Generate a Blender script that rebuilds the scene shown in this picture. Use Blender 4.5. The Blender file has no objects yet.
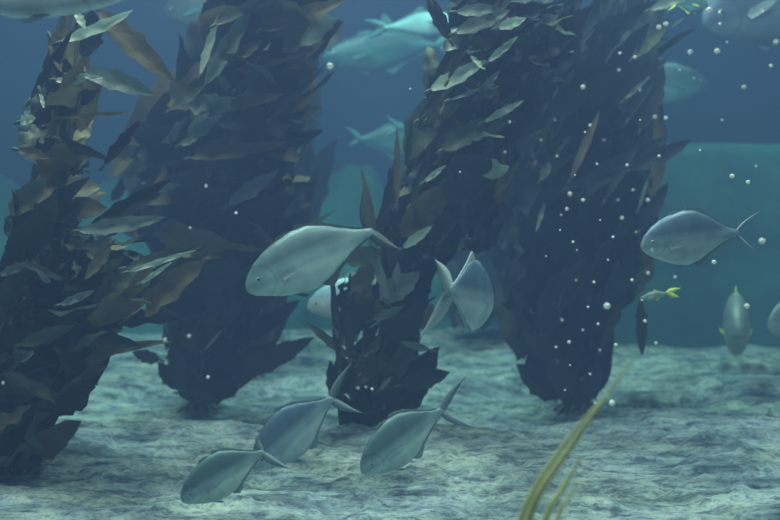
import bpy, math, random
from mathutils import Vector, Matrix, noise
C = bpy.context.scene.collection
SC = bpy.context.scene
F = 940.0; HZ = 240.0; CAMZ = 1.0
PI = math.pi

def at(px, py, Y):
    """point of the tank seen at picture position px,py when it stands Y metres away"""
    return Vector(((px-390)/F*Y, Y, CAMZ-(py-HZ)/F*Y))

# ------------------------------------------------------------------ helpers
def mesh_obj(name, verts, faces, mat, parent=None, smooth=True):
    me = bpy.data.meshes.new(name)
    me.from_pydata([tuple(v) for v in verts], [], faces)
    me.update()
    if smooth:
        me.polygons.foreach_set('use_smooth', [True]*len(me.polygons))
    me.materials.append(mat)
    o = bpy.data.objects.new(name, me); C.objects.link(o)
    if parent is not None: o.parent = parent
    return o

def empty(name, loc):
    o = bpy.data.objects.new(name, None); C.objects.link(o)
    o.location = loc; o.empty_display_size = .1
    return o

def tag(o, label=None, cat=None, group=None, kind=None):
    if label: o['label'] = label
    if cat: o['category'] = cat
    if group: o['group'] = group
    if kind: o['kind'] = kind
    return o

class Acc:
    def __init__(s): s.v=[]; s.f=[]
    def add(s, vf):
        v, f = vf; n=len(s.v); s.v += v; s.f += [tuple(i+n for i in q) for q in f]

def tube(pts, radii, n=8, cap=True):
    v=[]; f=[]
    up = Vector((0.13,0.9,0.2)).normalized()
    for i,p in enumerate(pts):
        a = pts[max(0,i-1)]; b = pts[min(len(pts)-1,i+1)]
        d = (b-a).normalized()
        s = d.cross(up)
        if s.length < .05: s = d.cross(Vector((1,0,0)))
        s.normalize(); t = s.cross(d)
        for k in range(n):
            an = 2*PI*k/n
            v.append(p + (s*math.cos(an)+t*math.sin(an))*radii[i])
    for i in range(len(pts)-1):
        for k in range(n):
            k2=(k+1)%n
            f.append((i*n+k, i*n+k2, (i+1)*n+k2, (i+1)*n+k))
    if cap:
        f.append(tuple(range(n))[::-1]); f.append(tuple((len(pts)-1)*n+k for k in range(n)))
    return v,f

def ellipsoid(c, r, n=10, m=7, axis=None):
    v=[];f=[]
    M = Matrix.Identity(3)
    if axis is not None: M = axis.to_track_quat('Z','Y').to_matrix()
    for i in range(m+1):
        th = PI*i/m
        for k in range(n):
            ph=2*PI*k/n
            v.append(c + M@Vector((r[0]*math.sin(th)*math.cos(ph), r[1]*math.sin(th)*math.sin(ph), r[2]*math.cos(th))))
    for i in range(m):
        for k in range(n):
            k2=(k+1)%n
            f.append((i*n+k,(i+1)*n+k,(i+1)*n+k2,i*n+k2))
    return v,f

def catmull(pts, per=6):
    out=[]
    for i in range(len(pts)-1):
        p0=pts[max(0,i-1)];p1=pts[i];p2=pts[i+1];p3=pts[min(len(pts)-1,i+2)]
        for k in range(per):
            t=k/per
            out.append(0.5*((2*p1)+(p2-p0)*t+(2*p0-5*p1+4*p2-p3)*t*t+(3*p1-p0-3*p2+p3)*t**3))
    out.append(pts[-1].copy())
    return out

# ------------------------------------------------------------------ materials
def new_mat(name):
    m = bpy.data.materials.new(name); m.use_nodes = True
    nt = m.node_tree; b = nt.nodes['Principled BSDF']
    return m, nt, b
def ramp(nt, fac, stops):
    r = nt.nodes.new('ShaderNodeValToRGB')
    e = r.color_ramp.elements
    e[0].position, e[0].color = stops[0][0], (*stops[0][1],1)
    e[1].position, e[1].color = stops[1][0], (*stops[1][1],1)
    for p,c in stops[2:]:
        x = e.new(p); x.color = (*c,1)
    nt.links.new(fac, r.inputs[0]); return r.outputs[0]
def tex_noise(nt, vec, scale, detail=5, rough=.55, dist=0):
    n = nt.nodes.new('ShaderNodeTexNoise'); n.inputs['Scale'].default_value=scale
    n.inputs['Detail'].default_value=detail; n.inputs['Roughness'].default_value=rough
    n.inputs['Distortion'].default_value=dist
    nt.links.new(vec, n.inputs['Vector']); return n.outputs['Fac']
def mapping(nt, scale=(1,1,1), rot=(0,0,0), coord='Object'):
    tc = nt.nodes.new('ShaderNodeTexCoord'); mp = nt.nodes.new('ShaderNodeMapping')
    mp.inputs['Scale'].default_value=scale; mp.inputs['Rotation'].default_value=rot
    nt.links.new(tc.outputs[coord], mp.inputs[0]); return mp.outputs[0]
def mix(nt, a, b, fac, mode='MIX'):
    m = nt.nodes.new('ShaderNodeMix'); m.data_type='RGBA'; m.blend_type=mode
    for s,x in ((0,fac),(6,a),(7,b)):
        if hasattr(x,'links'): nt.links.new(x, m.inputs[s])
        elif s==0: m.inputs[0].default_value=x
        else: m.inputs[s].default_value=(*x,1)
    return m.outputs[2]
def bump(nt, b, h, strength, dist):
    bp = nt.nodes.new('ShaderNodeBump'); bp.inputs['Strength'].default_value=strength
    bp.inputs['Distance'].default_value=dist
    nt.links.new(h, bp.inputs['Height']); nt.links.new(bp.outputs[0], b.inputs['Normal'])

def kelp_mat(name, c1, c2, rough=.45, trans=.12, spec=.4):
    m, nt, b = new_mat(name)
    v = mapping(nt,(1,1,1))
    n1 = tex_noise(nt, v, 6, 4)
    col = ramp(nt, n1, [(.3,c1),(.7,c2)])
    nt.links.new(col, b.inputs['Base Color'])
    b.inputs['Roughness'].default_value=rough
    b.inputs['Specular IOR Level'].default_value=spec
    n2 = tex_noise(nt, v, 45, 3)
    bump(nt, b, n2, .35, .01)
    # a living blade lets some light through
    tr = nt.nodes.new('ShaderNodeBsdfTranslucent'); nt.links.new(col, tr.inputs[0])
    mx = nt.nodes.new('ShaderNodeMixShader'); mx.inputs[0].default_value=trans
    out = nt.nodes['Material Output']
    nt.links.new(b.outputs[0], mx.inputs[1]); nt.links.new(tr.outputs[0], mx.inputs[2])
    nt.links.new(mx.outputs[0], out.inputs[0])
    return m
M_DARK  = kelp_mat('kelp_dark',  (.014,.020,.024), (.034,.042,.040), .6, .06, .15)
M_BROWN = kelp_mat('kelp_brown', (.10,.078,.040), (.19,.15,.08), .55, .15, .2)
M_OLIVE = kelp_mat('kelp_olive', (.06,.078,.052), (.13,.15,.10), .5, .15, .25)
M_PALE_LIT  = kelp_mat('kelp_pale_lit',  (.38,.46,.38), (.62,.68,.55), .4, .25)  # pale tone painted in for blades catching light from above
M_MID   = kelp_mat('kelp_mid',   (.12,.155,.14), (.24,.28,.24), .4, .2)  # half-pale tone, also painted in for blade highlights
M_STIPE = kelp_mat('kelp_stipe', (.05,.05,.03), (.12,.11,.06), .5, .02)
M_FGLEAF= kelp_mat('strap_leaf', (.50,.50,.24), (.85,.83,.50), .5, .45)

def fish_mat(name, back, side, belly, metal=.15, rough=.42, stripe=False):
    m, nt, b = new_mat(name)
    tc = nt.nodes.new('ShaderNodeTexCoord')
    sep = nt.nodes.new('ShaderNodeSeparateXYZ'); nt.links.new(tc.outputs['Object'], sep.inputs[0])
    mp = nt.nodes.new('ShaderNodeMapRange'); mp.inputs[1].default_value=-.18; mp.inputs[2].default_value=.22
    nt.links.new(sep.outputs[2], mp.inputs[0])
    col = ramp(nt, mp.outputs[0], [(0,belly),(.28,belly),(.42,side),(.50,side),(.68,back),(1,back)])
    v = mapping(nt,(1,1,1))
    n = tex_noise(nt, v, 7, 4)
    r2 = ramp(nt, n, [(.3,(.72,.72,.72)),(.7,(1,1,1))])
    col = mix(nt, col, r2, 1.0, 'MULTIPLY')
    vm = nt.nodes.new('ShaderNodeVectorMath'); vm.operation='DISTANCE'; vm.inputs[1].default_value=(.10,0,.0)
    cb = nt.nodes.new('ShaderNodeCombineXYZ'); nt.links.new(sep.outputs[0],cb.inputs[0]); nt.links.new(sep.outputs[2],cb.inputs[2])
    nt.links.new(cb.outputs[0], vm.inputs[0])
    gm = ramp(nt, vm.outputs['Value'], [(0,(1,1,1)),(.105,(1,1,1)),(.118,(.68,.70,.72)),(.13,(1.0,1.0,1.0)),(1,(1,1,1))])
    col = mix(nt, col, gm, .8, 'MULTIPLY')
    nt.links.new(col, b.inputs['Base Color'])
    b.inputs['Metallic'].default_value=metal; b.inputs['Roughness'].default_value=rough
    vo = nt.nodes.new('ShaderNodeTexVoronoi'); vo.inputs['Scale'].default_value=75
    nt.links.new(v, vo.inputs['Vector'])
    bump(nt, b, vo.outputs['Distance'], .05, .01)
    return m
F_SILVER = fish_mat('fish_silver', (.11,.19,.28), (.32,.45,.52), (.55,.69,.71))
F_GREEN  = fish_mat('fish_green',  (.12,.20,.22), (.32,.46,.48), (.58,.76,.72))
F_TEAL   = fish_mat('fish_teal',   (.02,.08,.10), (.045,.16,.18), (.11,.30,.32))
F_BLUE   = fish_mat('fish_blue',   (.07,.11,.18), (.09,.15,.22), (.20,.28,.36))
F_BRIGHT = fish_mat('fish_bright', (.25,.5,.55), (.4,.75,.8), (.6,.95,1), .0)
F_SHINE  = fish_mat('fish_shine', (.55,.75,.95), (.85,.97,1), (1,1,1), .0)
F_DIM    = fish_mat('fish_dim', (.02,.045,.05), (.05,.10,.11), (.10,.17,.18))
F_PALE   = fish_mat('fish_pale', (.25,.36,.44), (.50,.66,.74), (.85,.95,1), .0)
F_GREY   = fish_mat('fish_grey',   (.22,.28,.28), (.30,.36,.36), (.38,.44,.43))
def plain(name, col, rough=.5, metal=0, var=.2):
    m, nt, b = new_mat(name)
    v = mapping(nt); n = tex_noise(nt, v, 20, 3)
    c = ramp(nt, n, [(.3,tuple(x*(1-var) for x in col)),(.7,col)])
    nt.links.new(c, b.inputs['Base Color']); b.inputs['Roughness'].default_value=rough
    b.inputs['Metallic'].default_value=metal
    return m
def fin_mat(name, col, alpha=.75):
    m = plain(name, col, .5); nt = m.node_tree; b = nt.nodes['Principled BSDF']
    v = mapping(nt,(1,1,1)); w = nt.nodes.new('ShaderNodeTexWave'); w.inputs['Scale'].default_value=14
    w.bands_direction='Z'; w.inputs['Distortion'].default_value=1
    nt.links.new(v, w.inputs['Vector']); bump(nt, b, w.outputs['Fac'], .08, .005)
    b.inputs['Alpha'].default_value=alpha
    return m
FIN_SILVER = fin_mat('fin_silver', (.20,.28,.31)); FIN_DARK = fin_mat('fin_dark', (.07,.09,.08), .9)
FIN_PALE = fin_mat('fin_pale', (.50,.60,.62)); FIN_YELLOW = fin_mat('fin_yellow', (.75,.85,.15), 1)
FIN_TEAL = fin_mat('fin_teal', (.08,.25,.26))
EYE_W = plain('eye_ring', (.55,.62,.58), .2, .3); EYE_B = plain('eye_pupil', (.01,.012,.015), .1)
BUB = kelp_mat('bubble', (1,1,1), (1,1,1), .3, .35, 1.0)

# ------------------------------------------------------------------ setting: rock floor
def smooth(a,b,x):
    t=max(0,min(1,(x-a)/(b-a))); return t*t*(3-2*t)
def fh(x,y):
    n1 = noise.fractal(Vector((x*.55+3, y*.75, 1.3)), 1.0, 2.1, 5)
    n2 = noise.fractal(Vector((x*1.8+9, y*2.5, 4.3)), .8, 2.1, 5)
    n3 = noise.fractal(Vector((x*5, y*7, 8.3)), .9, 2.1, 4)
    edge = 4.75 + .35*noise.noise(Vector((x*.8,2.2,0))) + .06*noise.noise(Vector((x*5,1.2,0)))
    h = .17*(1-smooth(edge-.02, edge+.12, y)) - .10
    e2 = 6.6 + .5*noise.noise(Vector((x*.7,7.7,0))) + .08*noise.noise(Vector((x*4,9.2,0)))
    h += .10*smooth(e2-.2, e2, y)
    e3 = 3.35 + .25*noise.noise(Vector((x*.9,5.7,0)))+ .05*noise.noise(Vector((x*6,3.2,0)))
    h += .03*(1-smooth(e3,e3+.1,y))
    n5 = noise.fractal(Vector((x*12, y*15, 2.3)), .8, 2.1, 3)
    h += .13*smooth(7.0,8.6,y)*(1-smooth(.8,2.6,x))
    h += .05*n1 + .04*n2 + .018*n3 + .009*n5
    # flaggy layers in the rock
    q = .03; k = h/q; fr = k-math.floor(k)
    h = .35*h + .65*q*(math.floor(k)+smooth(.25,.75,fr))
    return h
def floor_mesh():
    nx, ny = 430, 330
    v=[];f=[]
    for j in range(ny+1):
        t=j/ny; y = .9*math.exp(t*math.log(9.6/.9))
        hw = 1.2+ y*.62
        for i in range(nx+1):
            x = (i/nx*2-1)*hw
            v.append((x,y,fh(x,y)))
    for j in range(ny):
        for i in range(nx):
            a=j*(nx+1)+i; f.append((a,a+1,a+nx+2,a+nx+1))
    return v,f
m, nt, b = new_mat('reef_rock')
v = mapping(nt,(1,1.5,1)); v2 = mapping(nt,(1.0,2.3,2.0),(0,0,.12))
n1 = tex_noise(nt, v, 2.6, 9, .70, .15); n2 = tex_noise(nt, v2, 6, 10, .74, .25); n3 = tex_noise(nt, v, 38, 6, .75)
n4 = tex_noise(nt, v, 1.1, 3)
c1 = ramp(nt, n1, [(.36,(.13,.18,.22)),(.45,(.40,.47,.46)),(.54,(.66,.74,.69)),(.66,(.90,.95,.88))])
c2 = ramp(nt, n2, [(.40,(.16,.19,.27)),(.48,(.72,.76,.84)),(.54,(1,1,.95))])
c = mix(nt, c1, c2, .85, 'MULTIPLY')
c3 = ramp(nt, n3, [(.40,(.28,.31,.38)),(.5,(.9,.92,.95)),(.68,(1.0,1.0,1.0))])
c = mix(nt, c, c3, .75, 'MULTIPLY')
c4 = ramp(nt, n4, [(.40,(.80,.84,1.0)),(.62,(1,.98,.90))])
c = mix(nt, c, c4, .9, 'MULTIPLY')
nt.links.new(c, b.inputs['Base Color']); b.inputs['Roughness'].default_value=.9
h = nt.nodes.new('ShaderNodeMath'); h.operation='ADD'; nt.links.new(n2,h.inputs[0]); nt.links.new(n3,h.inputs[1])
bump(nt, b, h.outputs[0], .9, .03)
M_ROCK = m
fl = mesh_obj('floor', *floor_mesh(), M_ROCK); tag(fl, 'pale layered rock bottom of the tank, streaked grey and green', kind='structure')

# back of the tank: a teal lower ledge wall, its lit look put into the colour, then a dark blue wall further away
m, nt, b = new_mat('teal_wall')
v = mapping(nt,(1,1,1)); n1 = tex_noise(nt, v, 1.3, 6, .6); n2 = tex_noise(nt, v, 9, 4)
c = ramp(nt, n1, [(.3,(.009,.075,.085)),(.7,(.024,.145,.14))]); c2 = ramp(nt, n2, [(.35,(.75,.75,.8)),(.6,(1,1,1))])
nt.links.new(mix(nt,c,c2,.6,'MULTIPLY'), b.inputs['Base Color']); b.inputs['Roughness'].default_value=.9
bump(nt,b,n2,.4,.03); M_TEAL=m
m, nt, b = new_mat('blue_wall')
v = mapping(nt,(1,1,1)); n1 = tex_noise(nt, v, .7, 5, .6)
nt.links.new(ramp(nt, n1, [(.3,(.004,.022,.055)),(.7,(.007,.035,.075))]), b.inputs['Base Color']); b.inputs['Roughness'].default_value=.9
M_BLUE=m
def ledge():
    v=[];f=[]; nx=220; prof=26
    for i in range(nx+1):
        x=-8+16*i/nx
        s = smooth(1.0,2.3,x)          # 0 left: rounded rubble slope, 1 right: upright wall
        for k in range(prof+1):
            t=k/prof
            # upright: rises at y=8.8 to z=1.93 then runs back
            if t<.75: yr,zr = 8.75+.05*t, -.15+2.08*t/.75
            else: yr,zr = 8.8+ (t-.75)/.25*3.0, 1.93
            cr=noise.fractal(Vector((x*.8,3,7)),1,2,4); yl = 8.8 + 3.0*t**1.3; zl = -.15 + (1.75+.6*cr)*math.sin(t*PI/2)**.9
            y = yl*(1-s)+yr*s; z = zl*(1-s)+zr*s
            nn = noise.fractal(Vector((x*.9,y*.9,z*1.2)),1,2,4)
            y += nn*(.25-.2*s); z += nn*.03*s*(0 if t<.7 else 1) + nn*.12*(1-s)
            v.append((x,y,z))
    n=prof+1
    for i in range(nx):
        for k in range(prof):
            f.append((i*n+k,i*n+k+1,(i+1)*n+k+1,(i+1)*n+k))
    return v,f
o = mesh_obj('wall_ledge', *ledge(), M_TEAL); tag(o,'low teal rock ledge along the back of the tank',kind='structure')
def box(x0,x1,y0,y1,z0,z1):
    v=[Vector((x,y,z)) for x in (x0,x1) for y in (y0,y1) for z in (z0,z1)]
    return v,[(0,1,3,2),(4,6,7,5),(0,4,5,1),(2,3,7,6),(0,2,6,4),(1,5,7,3)]
for nme,bx in (('wall_back',(-8.2,8.2,12,12.2,-.3,7.2)),('wall_left',(-8.2,-8,0,12,-.3,7.2)),('wall_right',(8,8.2,0,12,-.3,7.2))):
    o=mesh_obj(nme,*box(*bx),M_BLUE,smooth=False); tag(o,'dark blue painted tank wall',kind='structure')

# ------------------------------------------------------------------ kelp
def blade(P, D, W, L, w, bend=0.0, rip=.0, twist=0.0, ns=12, seed=0, form=0):
    """a long pointed blade starting at P along D, its width along W"""
    D=D.normalized(); W=(W-D*W.dot(D)).normalized(); N=D.cross(W)
    v=[];f=[]; nc=5; ph=seed*1.7
    pos=P.copy(); d=D.copy()
    for i in range(ns+1):
        t=i/ns
        if form==0: ww = w*2.7*(t**.70)*((1-t)**.92)*(1+.10*math.sin(t*23+ph)+.06*math.sin(t*41+2*ph))+ .002
        else:       ww = w*1.15*(min(1,t*5)**.6)*((1-t**2.4)**.8)+.002
        tw=twist*t
        Wt=W*math.cos(tw)+N*math.sin(tw); Nt=Wt.cross(d)*-1
        for k in range(nc):
            u=(k/(nc-1)-.5)
            off = Wt*(u*ww) + Nt*(abs(u)*ww*.32 + rip*math.sin(t*17+ph+(2.1 if u>0 else 0))*abs(u)*2*min(1,ww/w if w else 0))
            v.append(pos+off)
        a = bend/ns
        d = (d*math.cos(a)+N*math.sin(a)).normalized() if abs(bend)>0 else d
        N = W.cross(d)*-1; N = d.cross(W)
        pos = pos + d*(L/ns)
    for i in range(ns):
        for k in range(nc-1):
            a=i*nc+k; f.append((a,a+1,a+nc+1,a+nc))
    return v,f

def inside(poly, x, y):
    c=False; j=len(poly)-1
    for i in range(len(poly)):
        xi,yi=poly[i]; xj,yj=poly[j]
        if (yi>y)!=(yj>y) and x<(xj-xi)*(y-yi)/(yj-yi)+xi: c=not c
        j=i
    return c

def px_of(p): return (390+p.x/p.y*F, HZ+(CAMZ-p.z)/p.y*F)

def kelp(label, poly, axis, Y, n, ang, lens, wid, mats, special=(), seed=1, dy=.32, group=None, form=0, lean=0):
    def Yat(py): return Y-lean*max(0,axis[0][1]-py)/400.0
    rnd=random.Random(seed)
    bx,by=axis[0]
    B=at(bx,by,Y); B.z=fh(B.x,Y)-.01 if Y<9 else 0
    root=empty('giant_kelp', B); tag(root,label,'kelp',group)
    # stipes: several ropes rising side by side
    pts0=[at(px,py,Yat(py)) for px,py in axis]
    pts0[0]=B.copy()
    stp=[]
    for s in range(6):
        ox,oy=rnd.uniform(-.09,.09),rnd.uniform(-.12,.12)
        pts=[p+Vector((ox*min(1,i*.7)+rnd.uniform(-.02,.02),oy*min(1,i*.7),0)) for i,p in enumerate(pts0)]
        cv=catmull(pts,7); stp.append(cv)
        vv,ff=tube([p-B for p in cv],[.009]*len(cv),7)
        mesh_obj('stipe',vv,ff,M_STIPE,root)
    # holdfast: claw of short roots
    a=Acc()
    for k in range(16):
        an=2*PI*k/16+rnd.uniform(-.2,.2); r=rnd.uniform(.09,.17)
        tip=Vector((B.x+r*math.cos(an),B.y+r*math.sin(an),0)); tip.z=fh(tip.x,tip.y)-.01
        cv=catmull([Vector((0,0,.10)),Vector((.4*r*math.cos(an),.4*r*math.sin(an),.07)),tip-B],5)
        a.add(tube(cv,[.014-.0007*i for i in range(len(cv))],6))
    mesh_obj('holdfast',a.v,a.f,M_STIPE,root)
    ys=[p[1] for p in poly]; xs=[p[0] for p in poly]
    made=[]; tries=0
    while len(made)<n and tries<n*60:
        tries+=1
        x=rnd.uniform(min(xs),max(xs)); y=rnd.uniform(min(ys),max(ys))
        if not inside(poly,x,y): continue
        a0=ang(x,y)+rnd.gauss(0,22)
        L=rnd.uniform(*lens); 
        tipx=x+L*math.cos(math.radians(a0)); tipy=y-L*math.sin(math.radians(a0))
        if not inside(poly,tipx,tipy) and rnd.random()>.04: continue
        mx,my=(x+tipx)/2,(y+tipy)/2
        if not inside(poly,mx,my): continue
        Yb=Yat(y)+rnd.uniform(-dy,dy); Yt=Yb+rnd.uniform(-.22,.22)
        P=at(x,y,Yb); T=at(tipx,tipy,Yt)
        D=T-P; Wd=Vector((-D.z,rnd.gauss(0,.75)*D.length,D.x))
        ln=D.length
        made.append((Yb,ln,blade(P,D,Wd,ln*1.04,wid*rnd.choice((.45,.8,1.1,1.6)),rnd.uniform(-1,1),.016,rnd.uniform(-1.5,1.5),12,rnd.random()*6,1 if rnd.random()<.3 else 0),rnd.random(),P))
    made.sort(key=lambda q:q[0]-.25*q[1])
    rest={}
    for i,(Yb,ln,(vv,ff),r,P) in enumerate(made):
        acc=0; mt=mats[-1][1]
        for p,mm in mats:
            acc+=p
            if r<acc: mt=mm; break
        if i<95-len(special):
            mesh_obj('blade',[q-B for q in vv],ff,mt,root)
        else:
            rest.setdefault(mt.name,(mt,Acc()))[1].add(([q-B for q in vv],ff))
    # what is left is one mass of foliage with several materials
    if rest:
        V=[];Fc=[];mi=[];ms=[]
        for k,(mt,ac) in rest.items():
            n0=len(V); V+=ac.v; Fc+=[tuple(i+n0 for i in q) for q in ac.f]; mi+=[len(ms)]*len(ac.f); ms.append(mt)
        o=mesh_obj('foliage',V,Fc,ms[0],root); 
        for mt in ms[1:]: o.data.materials.append(mt)
        o.data.polygons.foreach_set('material_index',mi)
        tag(o,kind='stuff')
    for sp in special:
        (x0,y0),(x1,y1),wpx,mt,bend,dd=sp[:6]; face=sp[6] if len(sp)>6 else .25; fm=sp[7] if len(sp)>7 else form
        Ys=Yat((y0+y1)/2)-dy-.03-dd
        P=at(x0,y0,Ys); T=at(x1,y1,Ys-.03); D=T-P
        Wd=Vector((-D.z,face*D.length,D.x))
        vv,ff=blade(P,D,Wd,D.length*1.0,wpx/F*Ys,bend,.004,.35,16,x0,fm)
        # bring the tip back to where it belongs after bending
        tip=sum((q for q in vv[-5:]),Vector())/5; 
        fix=T-tip
        nn=len(vv)
        vv=[q+fix*((i//5)/16) for i,q in enumerate(vv)]
        bl=mesh_obj('blade',[q-B for q in vv],ff,mt,root)
        fv,ff2=ellipsoid(P-B-D.normalized()*.012,(.008,.008,.02),8,6,D)
        mesh_obj('float_bulb',fv,ff2,M_OLIVE,bl)
    return root

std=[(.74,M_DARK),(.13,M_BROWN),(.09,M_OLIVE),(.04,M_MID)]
lit=[(.66,M_DARK),(.13,M_BROWN),(.11,M_OLIVE),(.07,M_MID),(.03,M_PALE_LIT)]  # paler blades mixed in as painted highlights
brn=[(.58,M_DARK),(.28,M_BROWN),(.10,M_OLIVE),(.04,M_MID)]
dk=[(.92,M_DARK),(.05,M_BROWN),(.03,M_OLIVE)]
polyA=[(52,20),(88,20),(100,80),(88,150),(112,165),(104,215),(130,240),(205,244),(178,275),(150,325),(118,345),(95,385),(60,420),(38,450),(36,474),(-60,490),(-60,300),(0,300),(10,250),(5,210),(25,165),(18,150),(20,105),(40,90)]
kelp('giant kelp at the left edge of the picture, leaning right over the pale rock',
 polyA,[(5,480),(30,400),(50,300),(62,200),(62,110),(75,20),(95,-40)],3.9,330,lambda x,y:(60 if y<150 else 28),(30,95),.085,brn,
 [((84,72),(155,95),22,M_MID,-.5,.02),((62,118),(130,112),5,M_BROWN,0,0),((60,42),(133,10),13,M_PALE_LIT,.5,.02),((50,38),(62,72),10,M_BROWN,.9,.02),
  ((55,80),(86,80),9,M_PALE_LIT,.5,.04),((98,10),(175,82),26,M_BROWN,.2,.0),((20,122),(36,118),12,M_PALE_LIT,-.4,.03),((18,150),(50,158),12,M_BROWN,-.6,.03),
  ((40,92),(44,108),4,M_PALE_LIT,.9,.04),((76,12),(86,28),9,M_PALE_LIT,.3,.03),((10,215),(46,178),26,M_OLIVE,.3,.02),((78,231),(165,217),17,M_MID,.25,.05),
  ((125,268),(205,243),13,M_OLIVE,.1,.05),((128,272),(196,250),6,M_PALE_LIT,0,.08),((140,284),(172,262),5,M_PALE_LIT,0,.08),((110,245),(85,280),14,M_BROWN,0,.03),
  ((60,305),(95,290),9,M_MID,.2,.05),((55,330),(140,345),24,M_DARK,0,.03),((60,352),(98,385),24,M_DARK,.3,.03),((0,275),(30,262),10,M_MID,0,.03),
  ((20,345),(75,325),16,M_OLIVE,.2,.04),((30,100),(72,30),12,M_DARK,.3,.02),((60,140),(110,160),10,M_DARK,.1,.0),((70,75),(104,78),5,M_PALE_LIT,0,.05),
  ((88,230),(170,180),18,M_DARK,.1,.02),((104,165),(140,120),13,M_DARK,.1,.02)],seed=3)
polyB=[(205,-25),(345,-25),(328,30),(322,70),(322,100),(318,150),(316,190),(310,240),(300,290),(280,310),(262,340),(240,375),(228,397),(176,392),(170,370),(158,352),(158,300),(162,255),(108,225),(105,170),(130,130),(165,95),(185,60),(200,20)]
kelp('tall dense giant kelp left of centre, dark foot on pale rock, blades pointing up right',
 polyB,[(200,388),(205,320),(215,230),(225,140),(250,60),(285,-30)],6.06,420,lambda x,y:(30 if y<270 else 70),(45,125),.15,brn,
 [((205,85),(252,5),20,M_MID,.2,.03),((200,75),(218,15),9,M_PALE_LIT,.1,.05),((262,30),(345,0),20,M_BROWN,.1,.03),((235,90),(277,57),9,M_OLIVE,0,.04),
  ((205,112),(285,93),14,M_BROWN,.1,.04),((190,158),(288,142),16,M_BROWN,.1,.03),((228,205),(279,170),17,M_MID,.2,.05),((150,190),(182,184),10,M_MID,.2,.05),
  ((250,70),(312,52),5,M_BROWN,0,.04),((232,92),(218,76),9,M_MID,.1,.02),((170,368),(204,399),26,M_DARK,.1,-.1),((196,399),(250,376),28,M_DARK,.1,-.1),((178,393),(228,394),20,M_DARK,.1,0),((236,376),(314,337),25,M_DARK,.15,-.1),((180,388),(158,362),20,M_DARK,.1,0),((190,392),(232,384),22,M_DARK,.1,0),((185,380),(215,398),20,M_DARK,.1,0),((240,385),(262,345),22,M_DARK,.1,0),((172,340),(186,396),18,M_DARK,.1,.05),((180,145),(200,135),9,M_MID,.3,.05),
  ((170,110),(205,85),11,M_OLIVE,.1,.04),((205,350),(222,330),2,M_PALE_LIT,0,.05),((160,360),(132,352),15,M_DARK,.1,0),((235,60),(262,40),12,M_BROWN,.1,.04),
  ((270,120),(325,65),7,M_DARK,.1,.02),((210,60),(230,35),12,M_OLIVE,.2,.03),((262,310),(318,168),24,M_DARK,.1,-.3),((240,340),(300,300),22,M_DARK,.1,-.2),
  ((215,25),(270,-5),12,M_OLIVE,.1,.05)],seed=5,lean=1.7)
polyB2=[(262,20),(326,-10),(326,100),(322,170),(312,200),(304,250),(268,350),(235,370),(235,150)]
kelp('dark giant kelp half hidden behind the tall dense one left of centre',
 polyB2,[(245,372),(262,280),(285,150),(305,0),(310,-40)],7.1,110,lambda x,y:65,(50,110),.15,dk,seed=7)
polyC=[(452,-25),(575,-25),(570,60),(545,100),(515,130),(510,200),(505,240),(440,262),(432,290),(425,330),(442,382),(402,402),(372,430),(342,428),(330,395),(338,360),(330,320),(340,280),(378,262),(375,232),(395,190),(408,130),(428,90),(440,40)]
kelp('centre giant kelp with many pale leaf edges, bushy foot behind the feeding silver fish',
 polyC,[(370,424),(378,350),(400,270),(430,190),(465,100),(505,20),(530,-40)],5.1,430,lambda x,y:(35 if y<180 else 55),(30,85),.10,lit,
 [((430,90),(486,60),17,M_PALE_LIT,.25,.05),((455,33),(510,10),17,M_MID,.2,.04),((456,12),(500,8),14,M_MID,.1,.05),((498,28),(526,18),12,M_PALE_LIT,.2,.07),
  ((488,62),(518,36),8,M_PALE_LIT,.1,.07),((478,95),(500,70),8,M_MID,.1,.05),((442,150),(490,118),22,M_OLIVE,.2,.04),((484,122),(524,100),8,M_PALE_LIT,.15,.07),
  ((424,182),(446,165),6,M_PALE_LIT,.1,.05),((403,248),(432,226),10,M_PALE_LIT,.1,.06),((397,205),(397,128),8,M_BROWN,.15,0,.1),((376,240),(361,168),8,M_BROWN,.15,0,.1),
  ((346,262),(383,250),22,M_OLIVE,0,.03),((352,292),(378,258),20,M_BROWN,.2,.04),((380,300),(420,272),26,M_MID,.2,.03),((372,320),(404,306),10,M_MID,.5,.05),
  ((340,370),(331,268),9,M_DARK,.1,.05,.1),((350,360),(350,272),12,M_DARK,-.1,.05,.1),((350,358),(305,322),10,M_BROWN,.3,.05,.1),((352,350),(330,325),6,M_MID,.1,.08),
  ((400,385),(450,372),22,M_DARK,.1,.05),((420,400),(438,350),12,M_DARK,.1,.0),((335,400),(330,360),14,M_DARK,.1,.02),((360,425),(334,392),22,M_DARK,.1,.0),((372,428),(352,390),24,M_DARK,.1,.02),((380,425),(430,385),24,M_DARK,.1,.02),((352,405),(342,430),20,M_DARK,.1,.02),((385,405),(395,372),22,M_DARK,.1,.02),((350,395),(338,350),22,M_DARK,.1,.02),((418,120),(470,60),10,M_DARK,.2,.03),
  ((378,240),(400,150),12,M_DARK,.1,.02),((410,205),(430,150),10,M_DARK,.1,.02),((430,350),(400,342),8,M_MID,.2,.06),((448,80),(478,20),8,M_DARK,0,.03),
  ((450,100),(495,84),4,M_MID,0,.06),((426,120),(440,95),7,M_OLIVE,0,.05),((406,168),(412,120),7,M_DARK,0,.03),((470,55),(486,70),5,M_PALE_LIT,.3,.06),
  ((380,390),(392,376),5,M_MID,.2,.06),((430,0),(420,-30),12,M_DARK,.1,0),((450,40),(425,-8),15,M_DARK,.1,0),((388,300),(368,235),10,M_MID,.1,.06),
  ((500,190),(520,160),9,M_OLIVE,.1,.02),((395,285),(398,262),8,M_MID,.1,.06)],seed=11,lean=.9)
polyE=[(505,95),(548,70),(572,70),(572,300),(545,372),(522,336),(440,330),(436,240),(495,190)]
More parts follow.
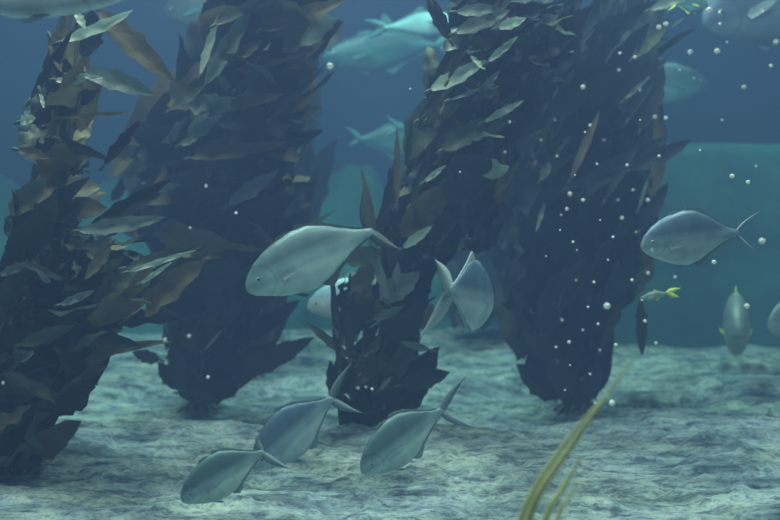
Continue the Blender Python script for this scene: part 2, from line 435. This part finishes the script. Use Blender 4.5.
kelp('giant kelp standing furthest back, seen as dark fronds between the centre and right kelps',
 polyE,[(535,372),(525,280),(530,180),(540,60),(545,-30)],8.15,200,lambda x,y:80,(50,100),.12,dk,seed=13)
polyD=[(558,-25),(668,-25),(655,40),(668,72),(664,150),(660,200),(650,260),(638,300),(620,320),(605,345),(602,380),(600,403),(556,405),(550,388),(512,366),(522,330),(498,300),(498,230),(508,150),(535,60)]
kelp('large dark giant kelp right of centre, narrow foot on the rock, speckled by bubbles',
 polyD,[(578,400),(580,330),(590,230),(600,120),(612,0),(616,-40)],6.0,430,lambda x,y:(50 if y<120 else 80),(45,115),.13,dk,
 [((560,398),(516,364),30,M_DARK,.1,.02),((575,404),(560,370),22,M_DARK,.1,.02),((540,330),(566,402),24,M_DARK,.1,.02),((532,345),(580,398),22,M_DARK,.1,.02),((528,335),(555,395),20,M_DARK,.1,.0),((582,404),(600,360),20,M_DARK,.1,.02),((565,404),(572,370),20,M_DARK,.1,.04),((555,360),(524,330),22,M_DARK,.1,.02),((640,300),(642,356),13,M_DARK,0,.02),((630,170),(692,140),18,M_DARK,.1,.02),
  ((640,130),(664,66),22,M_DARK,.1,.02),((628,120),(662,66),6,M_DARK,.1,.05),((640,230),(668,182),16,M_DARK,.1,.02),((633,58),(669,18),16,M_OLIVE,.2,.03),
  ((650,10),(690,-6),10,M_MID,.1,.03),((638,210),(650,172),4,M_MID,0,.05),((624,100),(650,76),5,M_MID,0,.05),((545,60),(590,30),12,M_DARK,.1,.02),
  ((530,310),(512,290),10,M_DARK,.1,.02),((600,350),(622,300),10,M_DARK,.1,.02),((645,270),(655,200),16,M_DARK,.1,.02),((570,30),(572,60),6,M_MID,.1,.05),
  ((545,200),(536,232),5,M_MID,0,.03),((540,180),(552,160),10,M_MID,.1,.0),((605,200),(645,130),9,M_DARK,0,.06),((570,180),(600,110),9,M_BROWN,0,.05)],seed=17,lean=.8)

# low dark rocks lying on the pale bottom
def rock(label, px, py, Y, sx, sy, sz, seed):
    p=at(px,py,Y); p.z=fh(p.x,p.y)
    v,f=ellipsoid(Vector((0,0,0)),(sx,sy,sz),28,18)
    v=[q*(1+.35*noise.fractal(Vector((q.x/sx*1.3+seed,q.y/sy*1.3,q.z/sz*1.3)),1,2,5)) for q in v]
    o=mesh_obj('rock',v,f,M_DROCK); o.location=p; tag(o,label,'rock')
m, nt, b = new_mat('dark_rock'); v=mapping(nt); n1=tex_noise(nt,v,9,7,.7)
nt.links.new(ramp(nt,n1,[(.38,(.07,.10,.11)),(.5,(.20,.26,.25)),(.66,(.45,.50,.46))]),b.inputs['Base Color']); b.inputs['Roughness'].default_value=.95
bump(nt,b,n1,.9,.04); M_DROCK=m
rock('dark rounded rock on the far floor at the right, below the grey fish facing us',741,368,7.0,.24,.20,.11,2)
rock('flat dark rock on the floor just right of the foot of the right kelp',652,388,6.4,.24,.16,.06,5)
rock('dark rock at the right edge of the picture on the pale floor',780,432,4.8,.09,.10,.06,8)
rock('small dark stone on the floor between the centre kelp and the right kelp',497,383,6.3,.12,.12,.035,11)
# strap leaved plant close to the viewing side, bottom right
root=empty('strap_weed',(at(500,762,1.8).x,1.8,fh(at(500,762,1.8).x,1.8)-.01))
tag(root,'yellow-green strap-leaved weed rising across the lower right foreground, out of focus','water weed')
for (pts,ws) in (([(500,760),(505,640),(530,515),(572,445),(634,356)],(11,13,14,10,1)),
                 ([(505,760),(512,640),(545,520),(562,490),(582,455)],(9,10,9,7,1)),
                 ([(510,760),(525,640),(556,522),(568,500),(580,478)],(6,7,6,4,1)),
                 ([(495,760),(494,640),(520,520),(560,450),(600,400)],(8,9,8,6,1))):
    P=catmull([at(x,y,1.8) for x,y in pts],6); n=len(P)-1
    vv=[];ff=[]
    for i,p in enumerate(P):
        t=i/n*4; k=min(3,int(t)); w=(ws[k]*(1-(t-k))+ws[k+1]*(t-k))/F*1.8
        d=(P[min(n,i+1)]-P[max(0,i-1)]).normalized(); W=Vector((-d.z,.55,d.x)).normalized()*-1; N=d.cross(W); w*=(.6 if pts[0][0]==500 else .8)
        for u,h in ((-.5,0),(-.25,.12),(0,.2),(.25,.12),(.5,0),(.25,-.05),(0,-.08),(-.25,-.05)):
            vv.append(p+W*u*w+N*h*w-root.location)
    for i in range(n):
        for k in range(8):
            ff.append((i*8+k,i*8+(k+1)%8,(i+1)*8+(k+1)%8,(i+1)*8+k))
    mesh_obj('strap_leaf',vv,ff,M_FGLEAF,root)

# ------------------------------------------------------------------ fish
TOP=[(0,.006),(.012,.038),(.05,.090),(.13,.150),(.22,.195),(.33,.228),(.45,.250),(.57,.243),(.68,.195),(.80,.12),(.90,.058),(1,.028)]
BOT=[(0,-.020),(.012,-.045),(.05,-.078),(.13,-.118),(.22,-.160),(.33,-.195),(.45,-.21),(.57,-.185),(.70,-.122),(.82,-.065),(.92,-.035),(1,-.024)]
WID=[(0,.010),(.02,.026),(.08,.045),(.18,.068),(.33,.078),(.5,.07),(.7,.045),(.88,.02),(1,.012)]
def interp(tab,t):
    for (a,x),(b,y) in zip(tab,tab[1:]):
        if t<=b:
            k=(t-a)/(b-a); k=k*k*(3-2*k)*.35+k*.65
            return x+(y-x)*k
    return tab[-1][1]
def fin_strip(poly, th, axis=1):
    """flat fin with a real thickness; poly in the body plane (x,z)"""
    n=len(poly); v=[Vector((x,-th,z)) for x,z in poly]+[Vector((x,th,z)) for x,z in poly]
    f=[tuple(range(n)),tuple(range(2*n-1,n-1,-1))]+[(i,i+n,(i+1)%n+n,(i+1)%n) for i in range(n)]
    return v,f
def lobe(a, tip, w, th):
    """a curved, tapering tail lobe from a to tip"""
    d=tip-a; L=d.length; d=d/L
    s=Vector((-d.z,0,d.x)); 
    if s.length<.01: s=Vector((0,0,1))
    s.normalize()
    v=[];f=[];n=10
    sgn = 1 if d.z>0 else -1
    for i in range(n+1):
        t=i/n
        c=a+d*L*t+s*(sgn*.045*L*math.sin(PI*t))
        ww=w*(1-t)**.85*(.55+.55*math.sin(PI*min(1,t*1.1)))+.001
        y=Vector((0,th*(1-.7*t),0))
        v+= [c+s*ww*.5, c+y, c-s*ww*.5, c-y]
    for i in range(n):
        for k in range(4):
            f.append((i*4+k,i*4+(k+1)%4,(i+1)*4+(k+1)%4,(i+1)*4+k))
    f+=[(0,1,2,3)]
    return v,f
def fish(label, nose, ped, Y0, Y1, mat, fin=None, depth=.45, up=None, lo=None, width=1.0, tailY=0, group=None, cat='fish', fins=True, roll=0, tail_w=.11, hi_dors=1.0, tail_mat=None, pect=1.0):
    fin=fin or FIN_SILVER; tail_mat=tail_mat or fin
    N=at(*nose,Y0); Pd=at(*ped,Y1)
    X=(Pd-N); L=X.length; X.normalize()
    Z=Vector((0,0,1)); Z=(Z-X*Z.dot(X)).normalized(); Yv=Z.cross(X)
    M=Matrix((X,Yv,Z)).transposed()
    M=M@Matrix.Rotation(roll,3,'X')
    root=empty('silver_fish' if cat=='fish' else 'fish', (N+Pd)/2); root.name='silver_fish'
    tag(root,label,'fish',group)
    W4=M.to_4x4(); W4=Matrix.Translation(N)@W4@Matrix.Scale(L,4)
    root.matrix_world=W4
    dz=depth/.45
    # body
    ns=36; nr=20; v=[];f=[]
    for i in range(ns+1):
        t=i/ns; t=t**1.6
        zt=interp(TOP,t)*dz; zb=interp(BOT,t)*dz; w=interp(WID,t)*width
        zc=(zt+zb)/2; hz=(zt-zb)/2
        if t>.02 and t<.14:   # gill cover swell
            w*=1.04
        for k in range(nr):
            a=2*PI*k/nr
            cx=math.cos(a); sx=math.sin(a)
            yy=w*math.copysign(abs(cx)**1.05,cx)
            zz=zc+hz*math.copysign(abs(sx)**.92,sx)
            # mouth slit: a shallow groove low on the snout
            if t<.07 and abs(zz-zc+hz*.25)<hz*.18: yy*=.8
            v.append(Vector((t,yy,zz)))
    for i in range(ns):
        for k in range(nr):
            k2=(k+1)%nr; f.append((i*nr+k,i*nr+k2,(i+1)*nr+k2,(i+1)*nr+k))
    f.append(tuple(range(nr))[::-1]); f.append(tuple(ns*nr+k for k in range(nr)))
    mesh_obj('body',v,f,mat,root)
    # eyes
    for s in (-1,1):
        c=Vector((.105,s*interp(WID,.105)*width*.93,.022*dz))
        e=mesh_obj('eye',*ellipsoid(c,(.020,.009,.020),14,8),EYE_W,root)
        mesh_obj('pupil',*ellipsoid(c+Vector((0,s*.0065,0)),(.0115,.006,.0115),12,6),EYE_B,e)
    # dorsal and anal fins
    def zt(t): return interp(TOP,t)*dz-.008
    def zb(t): return interp(BOT,t)*dz+.008
    if fins:
        top=[(t,zt(t)) for t in (.47,.55,.65,.75,.85,.95)]
        out=[(.95,zt(.95)+.018),(.85,zt(.85)+.025),(.75,zt(.75)+.03),(.66,zt(.66)+.038),(.59,zt(.59)+.075*hi_dors),(.555,zt(.555)+.085*hi_dors),(.50,zt(.5)+.04)]
        mesh_obj('dorsal_fin',*fin_strip(top+out,.004),fin,root,False)
        top=[(t,zt(t)) for t in (.30,.36,.42,.46)]
        out=[(.45,zt(.45)+.012),(.40,zt(.40)+.028),(.34,zt(.34)+.03)]
        mesh_obj('spiny_dorsal_fin',*fin_strip(top+out,.004),fin,root,False)
        bt=[(t,zb(t)) for t in (.50,.58,.68,.78,.88,.95)]
        out=[(.95,zb(.95)-.014),(.85,zb(.85)-.022),(.75,zb(.75)-.027),(.67,zb(.67)-.034),(.61,zb(.61)-.065),(.575,zb(.575)-.07),(.52,zb(.52)-.03)]
        mesh_obj('anal_fin',*fin_strip(bt+out,.004),fin,root,False)
        bt=[(.27,zb(.27)),(.33,zb(.33)),(.39,zb(.39)-.035),(.36,zb(.36)-.045)]
        mesh_obj('pelvic_fin',*fin_strip(bt,.004),fin,root,False)
        for s in (-1,1):
            w=interp(WID,.25)*width
            base=Vector((.255,s*w*.93,-.035*dz)); 
            pv=[base,base+Vector((.02,s*.012,.028)),base+Vector((.11*pect,s*.035,.045)),base+Vector((.205*pect,s*.05,.03)),base+Vector((.12*pect,s*.035,-.005)),base+Vector((.01,s*.008,-.03))]
            off=Vector((0,s*.004,0))
            vv=pv+[p+off for p in pv]; n=6
            mesh_obj('pectoral_fin',vv,[tuple(range(n)),tuple(range(2*n-1,n-1,-1))]+[(i,i+n,(i+1)%n+n,(i+1)%n) for i in range(n)],fin if fin in (FIN_YELLOW,FIN_TEAL) else FIN_PALE,root,False)
    # tail fin of two lobes
    inv=W4.inverted()
    if up is None: lu=Vector((1.27,0,.20*dz)); ll=Vector((1.27,0,-.20*dz))
    else:
        lu=inv@at(*up,Y1+tailY); ll=inv@at(*lo,Y1+tailY)
    a=Acc(); base=Vector((.97,0,0))
    # lobes may leave the body plane; build them in that plane then shear sideways
    for tp in (lu,ll):
        vv,ff=lobe(base,tp,tail_w,.005)
        a.add((vv,ff))
    mesh_obj('tail_fin',a.v,a.f,tail_mat,root)
    return root

fish('large silver fish with a clear eye, facing down left, tail over the centre kelp',(246,289),(373,231),3.5,3.6,F_GREEN,FIN_DARK,.44,(363,186),(402,250),roll=-.12,hi_dors=.3,pect=1.0)
fish('deep-bodied silver fish facing left in open water at the right, before the teal wall',(641,246),(738,233),3.3,3.35,F_SILVER,FIN_SILVER,.52,(760,211),(757,251),hi_dors=.5,tail_w=.05)
fish('silver fish turning away beside the centre kelp, forked tail towards us',(492,303),(450,292),3.05,2.74,F_SILVER,FIN_PALE,.60,(434,258),(419,338),tailY=-.08,hi_dors=1.0,tail_w=.24)
fish('silver fish nosing the rock at bottom left, lowest of the fish',(181,500),(264,452),3.0,3.1,F_GREEN,FIN_SILVER,.50,(256,434),(294,470),hi_dors=.3)
fish('silver fish slanting head down just behind the lowest fish, tail before the kelp foot',(254,468),(333,398),3.62,3.72,F_SILVER,FIN_SILVER,.50,(352,362),(363,413),hi_dors=.3)
fish('silver fish feeding head down on the rock below the centre kelp, bright pectoral fin',(361,472),(443,410),3.45,3.6,F_GREEN,FIN_SILVER,.48,(468,374),(478,428),hi_dors=.4)
fish('big fish crossing the top left corner, only its pale belly in view',(132,-10),(-95,-30),2.5,2.6,F_PALE,FIN_SILVER,.42,roll=.55)
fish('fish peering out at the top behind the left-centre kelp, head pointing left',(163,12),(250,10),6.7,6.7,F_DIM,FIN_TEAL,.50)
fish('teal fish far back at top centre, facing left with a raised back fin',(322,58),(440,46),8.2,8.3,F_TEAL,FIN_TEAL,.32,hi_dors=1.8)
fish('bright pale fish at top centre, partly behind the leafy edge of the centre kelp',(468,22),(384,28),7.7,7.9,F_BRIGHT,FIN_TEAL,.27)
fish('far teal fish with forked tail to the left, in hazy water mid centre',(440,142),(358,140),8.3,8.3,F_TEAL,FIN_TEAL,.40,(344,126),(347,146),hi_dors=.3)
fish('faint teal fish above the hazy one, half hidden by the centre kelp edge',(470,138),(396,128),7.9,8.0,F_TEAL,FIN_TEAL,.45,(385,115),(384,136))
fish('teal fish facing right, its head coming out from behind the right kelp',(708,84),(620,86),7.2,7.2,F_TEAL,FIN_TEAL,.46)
fish('large bluish fish in the top right corner, facing left',(703,24),(830,-18),6.0,6.4,F_BLUE,FIN_SILVER,.50,roll=-.1)
fish('small teal fish at the top edge beside the right kelp, yellow tail',(708,5),(676,4),4.9,5.0,F_TEAL,FIN_YELLOW,.55)
fish('small slender yellow-tailed fish below the fish at the right',(640,299),(668,293),4.7,4.7,F_GREY,FIN_YELLOW,.28,(681,288),(680,297),tail_w=.25)
fish('grey fish facing us low at the right, with yellow fins',(738,328),(734,326),6.2,6.75,F_GREY,FIN_YELLOW,.75,width=2.0,pect=1.6)
fish('pale grey fish cut by the right edge of the picture',(768,328),(815,312),6.4,6.5,F_GREY,FIN_SILVER,.70)
fish('pale blue shining fish behind the lower fronds of the centre kelp',(307,307),(392,292),5.6,5.7,F_SHINE,FIN_PALE,.46)

# ------------------------------------------------------------------ bubbles
big=[(330,66,4.2,'brightest bubble, by the mouth of the far teal fish at top centre'),(607,306,4.2,'large bright bubble before the lower right kelp'),
 (612,403,3.9,'large bubble just right of the foot of the right kelp'),(762,241,4,'large bubble beside the tail of the fish at the right'),
 (747,306,3.3,'bright bubble above the grey fish facing us'),(717,51,3.4,'bright bubble under the bluish fish at top right'),
 (709,10,3.6,'bright bubble at the snout of the small teal fish'),(666,24,3,'right one of two bright bubbles high on the right kelp'),
 (659,27,3,'left one of two bright bubbles high on the right kelp'),(583,87,3,'bright bubble in the upper dark part of the right kelp')]
small=[(690,52,3),(776,42,3),(771,66,2.4),(744,87,2.4),(655,117,2.2),(666,118,2.4),(714,262,2.8),(732,176,3),(748,182,2.6),(570,194,2.8),(583,200,2.4),(567,209,2.2),(633,190,1.6),(648,200,2.2),(622,218,2.2),(573,242,1.8),(613,237,1.8),
 (594,282,1.8),(632,280,2.2),(648,273,2.2),(675,277,1.8),(656,343,2),(616,345,2.2),(588,307,1.6),(598,324,1.8),(562,320,1.6),(569,342,2.2),(645,321,2.2),(620,53,1.8),(619,70,1.8),(635,57,2.2),(762,11,1.8),(720,24,2),(659,156,2),(597,164,1.6),
 (557,156,1.6),(627,165,2),(590,125,2),(585,132,1.4),(595,403,1.6),(590,374,1.6),(556,347,1.6),(565,390,1.3),(680,70,1.3),(694,78,1.2),(727,42,1.2),(640,120,1.2),(555,120,1.2),(604,140,1.2),(642,300,1.3),(576,280,1.3),(608,260,1.3),(583,330,1.3),
 (600,350,1.3),(236,213,2),(206,186,2),(208,377,2.2),(358,388,1.6),(372,389,1.8),(366,387,1.4),(190,228,1.6),(410,89,1.2),(505,152,1.5),(510,122,1.5),(460,172,1.3),(189,336,2.2),(165,340,2.4),(3,383,1.8),(700,150,1.3),(756,166,1.3),(640,90,1.3),(722,120,1.2),(541,140,1.2),(561,215,1.2),(652,250,1.6),(546,256,1.1),(577,250,1.1),(560,230,1.1),(570,365,1.2),(600,220,1.2),(618,200,1.2),(636,232,1.2),(575,175,1.1)]
rb=random.Random(4); proto=None
me=None
for i,t in enumerate(big+small):
    x,y,r=t[:3]; Y=rb.uniform(2.2,3.1) if i>=len(big) else 2.5
    if proto is None:
        o=mesh_obj('air_bubble',*ellipsoid(Vector((0,0,0)),(1,1,.92),14,10),BUB); proto=o
    else:
        o=proto.copy(); C.objects.link(o)
        for k in ('label','category','group'): 
            if k in o: del o[k]
    o.location=at(x,y,Y); s=r*.8/F*Y; o.scale=(s,s,s)
    if len(t)>3: tag(o,t[3],'bubble','air bubbles drifting near the viewing glass')
    else: tag(o,'tiny pale air bubble, one of the scattered faint small specks in the water','bubble','air bubbles drifting near the viewing glass')

# ------------------------------------------------------------------ light, water, camera
def area(name, loc, sx, sy, power, col, rot=(0,0,0)):
    l=bpy.data.lights.new(name,'AREA'); l.shape='RECTANGLE'; l.size=sx; l.size_y=sy; l.energy=power; l.color=col
    o=bpy.data.objects.new(name,l); C.objects.link(o); o.location=loc; o.rotation_euler=rot
    return o
for (x,y,sx,sy,p,c) in ((-1.6,2.9,1.3,.6,470,(.93,1,.95)),(1.9,2.9,1.3,.6,470,(.93,1,.95)),(.2,1.2,1.6,.5,170,(.88,1,.95)),  # unseen overhead lamps; the nearest one added to brighten weed and fish
        (-3.0,5.0,1.6,.7,260,(.80,1,1)),(-.9,4.9,1.6,.7,430,(.80,1,1)),(3.3,5.8,1.6,.7,260,(.80,1,1)),
        (-1.9,7.0,1.2,.5,100,(.7,1,1)),(-4.2,9.0,2,.7,20,(.5,.95,1)),(.3,6.9,1.2,.5,250,(.5,.95,1)),(4,8.2,2,.7,50,(.5,.95,1))):  # middle rear pair added to light the floor between the kelps
    zz=5.2 if y<4 else 6.6
    area('tank_lamp_or_fill',(x,y,zz),sx,sy,p*(zz/4.2)**2*(.92 if y<4 else 1.0),c)
w=bpy.data.worlds.new('water'); SC.world=w; w.use_nodes=True; nt=w.node_tree
nt.nodes['Background'].inputs[0].default_value=(.02,.06,.12,1)
pv=nt.nodes.new('ShaderNodeVolumeScatter'); pv.inputs['Color'].default_value=(.345,.47,.95,1); pv.inputs['Density'].default_value=.036
pv.inputs['Anisotropy'].default_value=.2
ab=nt.nodes.new('ShaderNodeVolumeAbsorption'); ab.inputs['Color'].default_value=(.46,.75,.72,1); ab.inputs['Density'].default_value=.105
ad=nt.nodes.new('ShaderNodeAddShader'); nt.links.new(pv.outputs[0],ad.inputs[0]); nt.links.new(ab.outputs[0],ad.inputs[1])
nt.links.new(ad.outputs[0],nt.nodes['World Output'].inputs['Volume'])

cd=bpy.data.cameras.new('camera'); cam=bpy.data.objects.new('camera',cd); C.objects.link(cam)
cam.location=(0,0,CAMZ); cam.rotation_euler=(PI/2,0,0)
cd.sensor_width=36; cd.lens=36*F/780; cd.shift_y=-20/780; cd.clip_start=.05
cd.dof.use_dof=True; cd.dof.focus_distance=3.4; cd.dof.aperture_fstop=1.8
SC.camera=cam
SC.view_settings.view_transform='Standard'; SC.view_settings.look='None'; SC.view_settings.gamma=1
SC.view_settings.use_curve_mapping=False
SC.view_settings.exposure=-2.05
SC.cycles.use_denoising=True
SC.cycles.volume_bounces=1; SC.cycles.max_bounces=6; SC.cycles.transparent_max_bounces=8
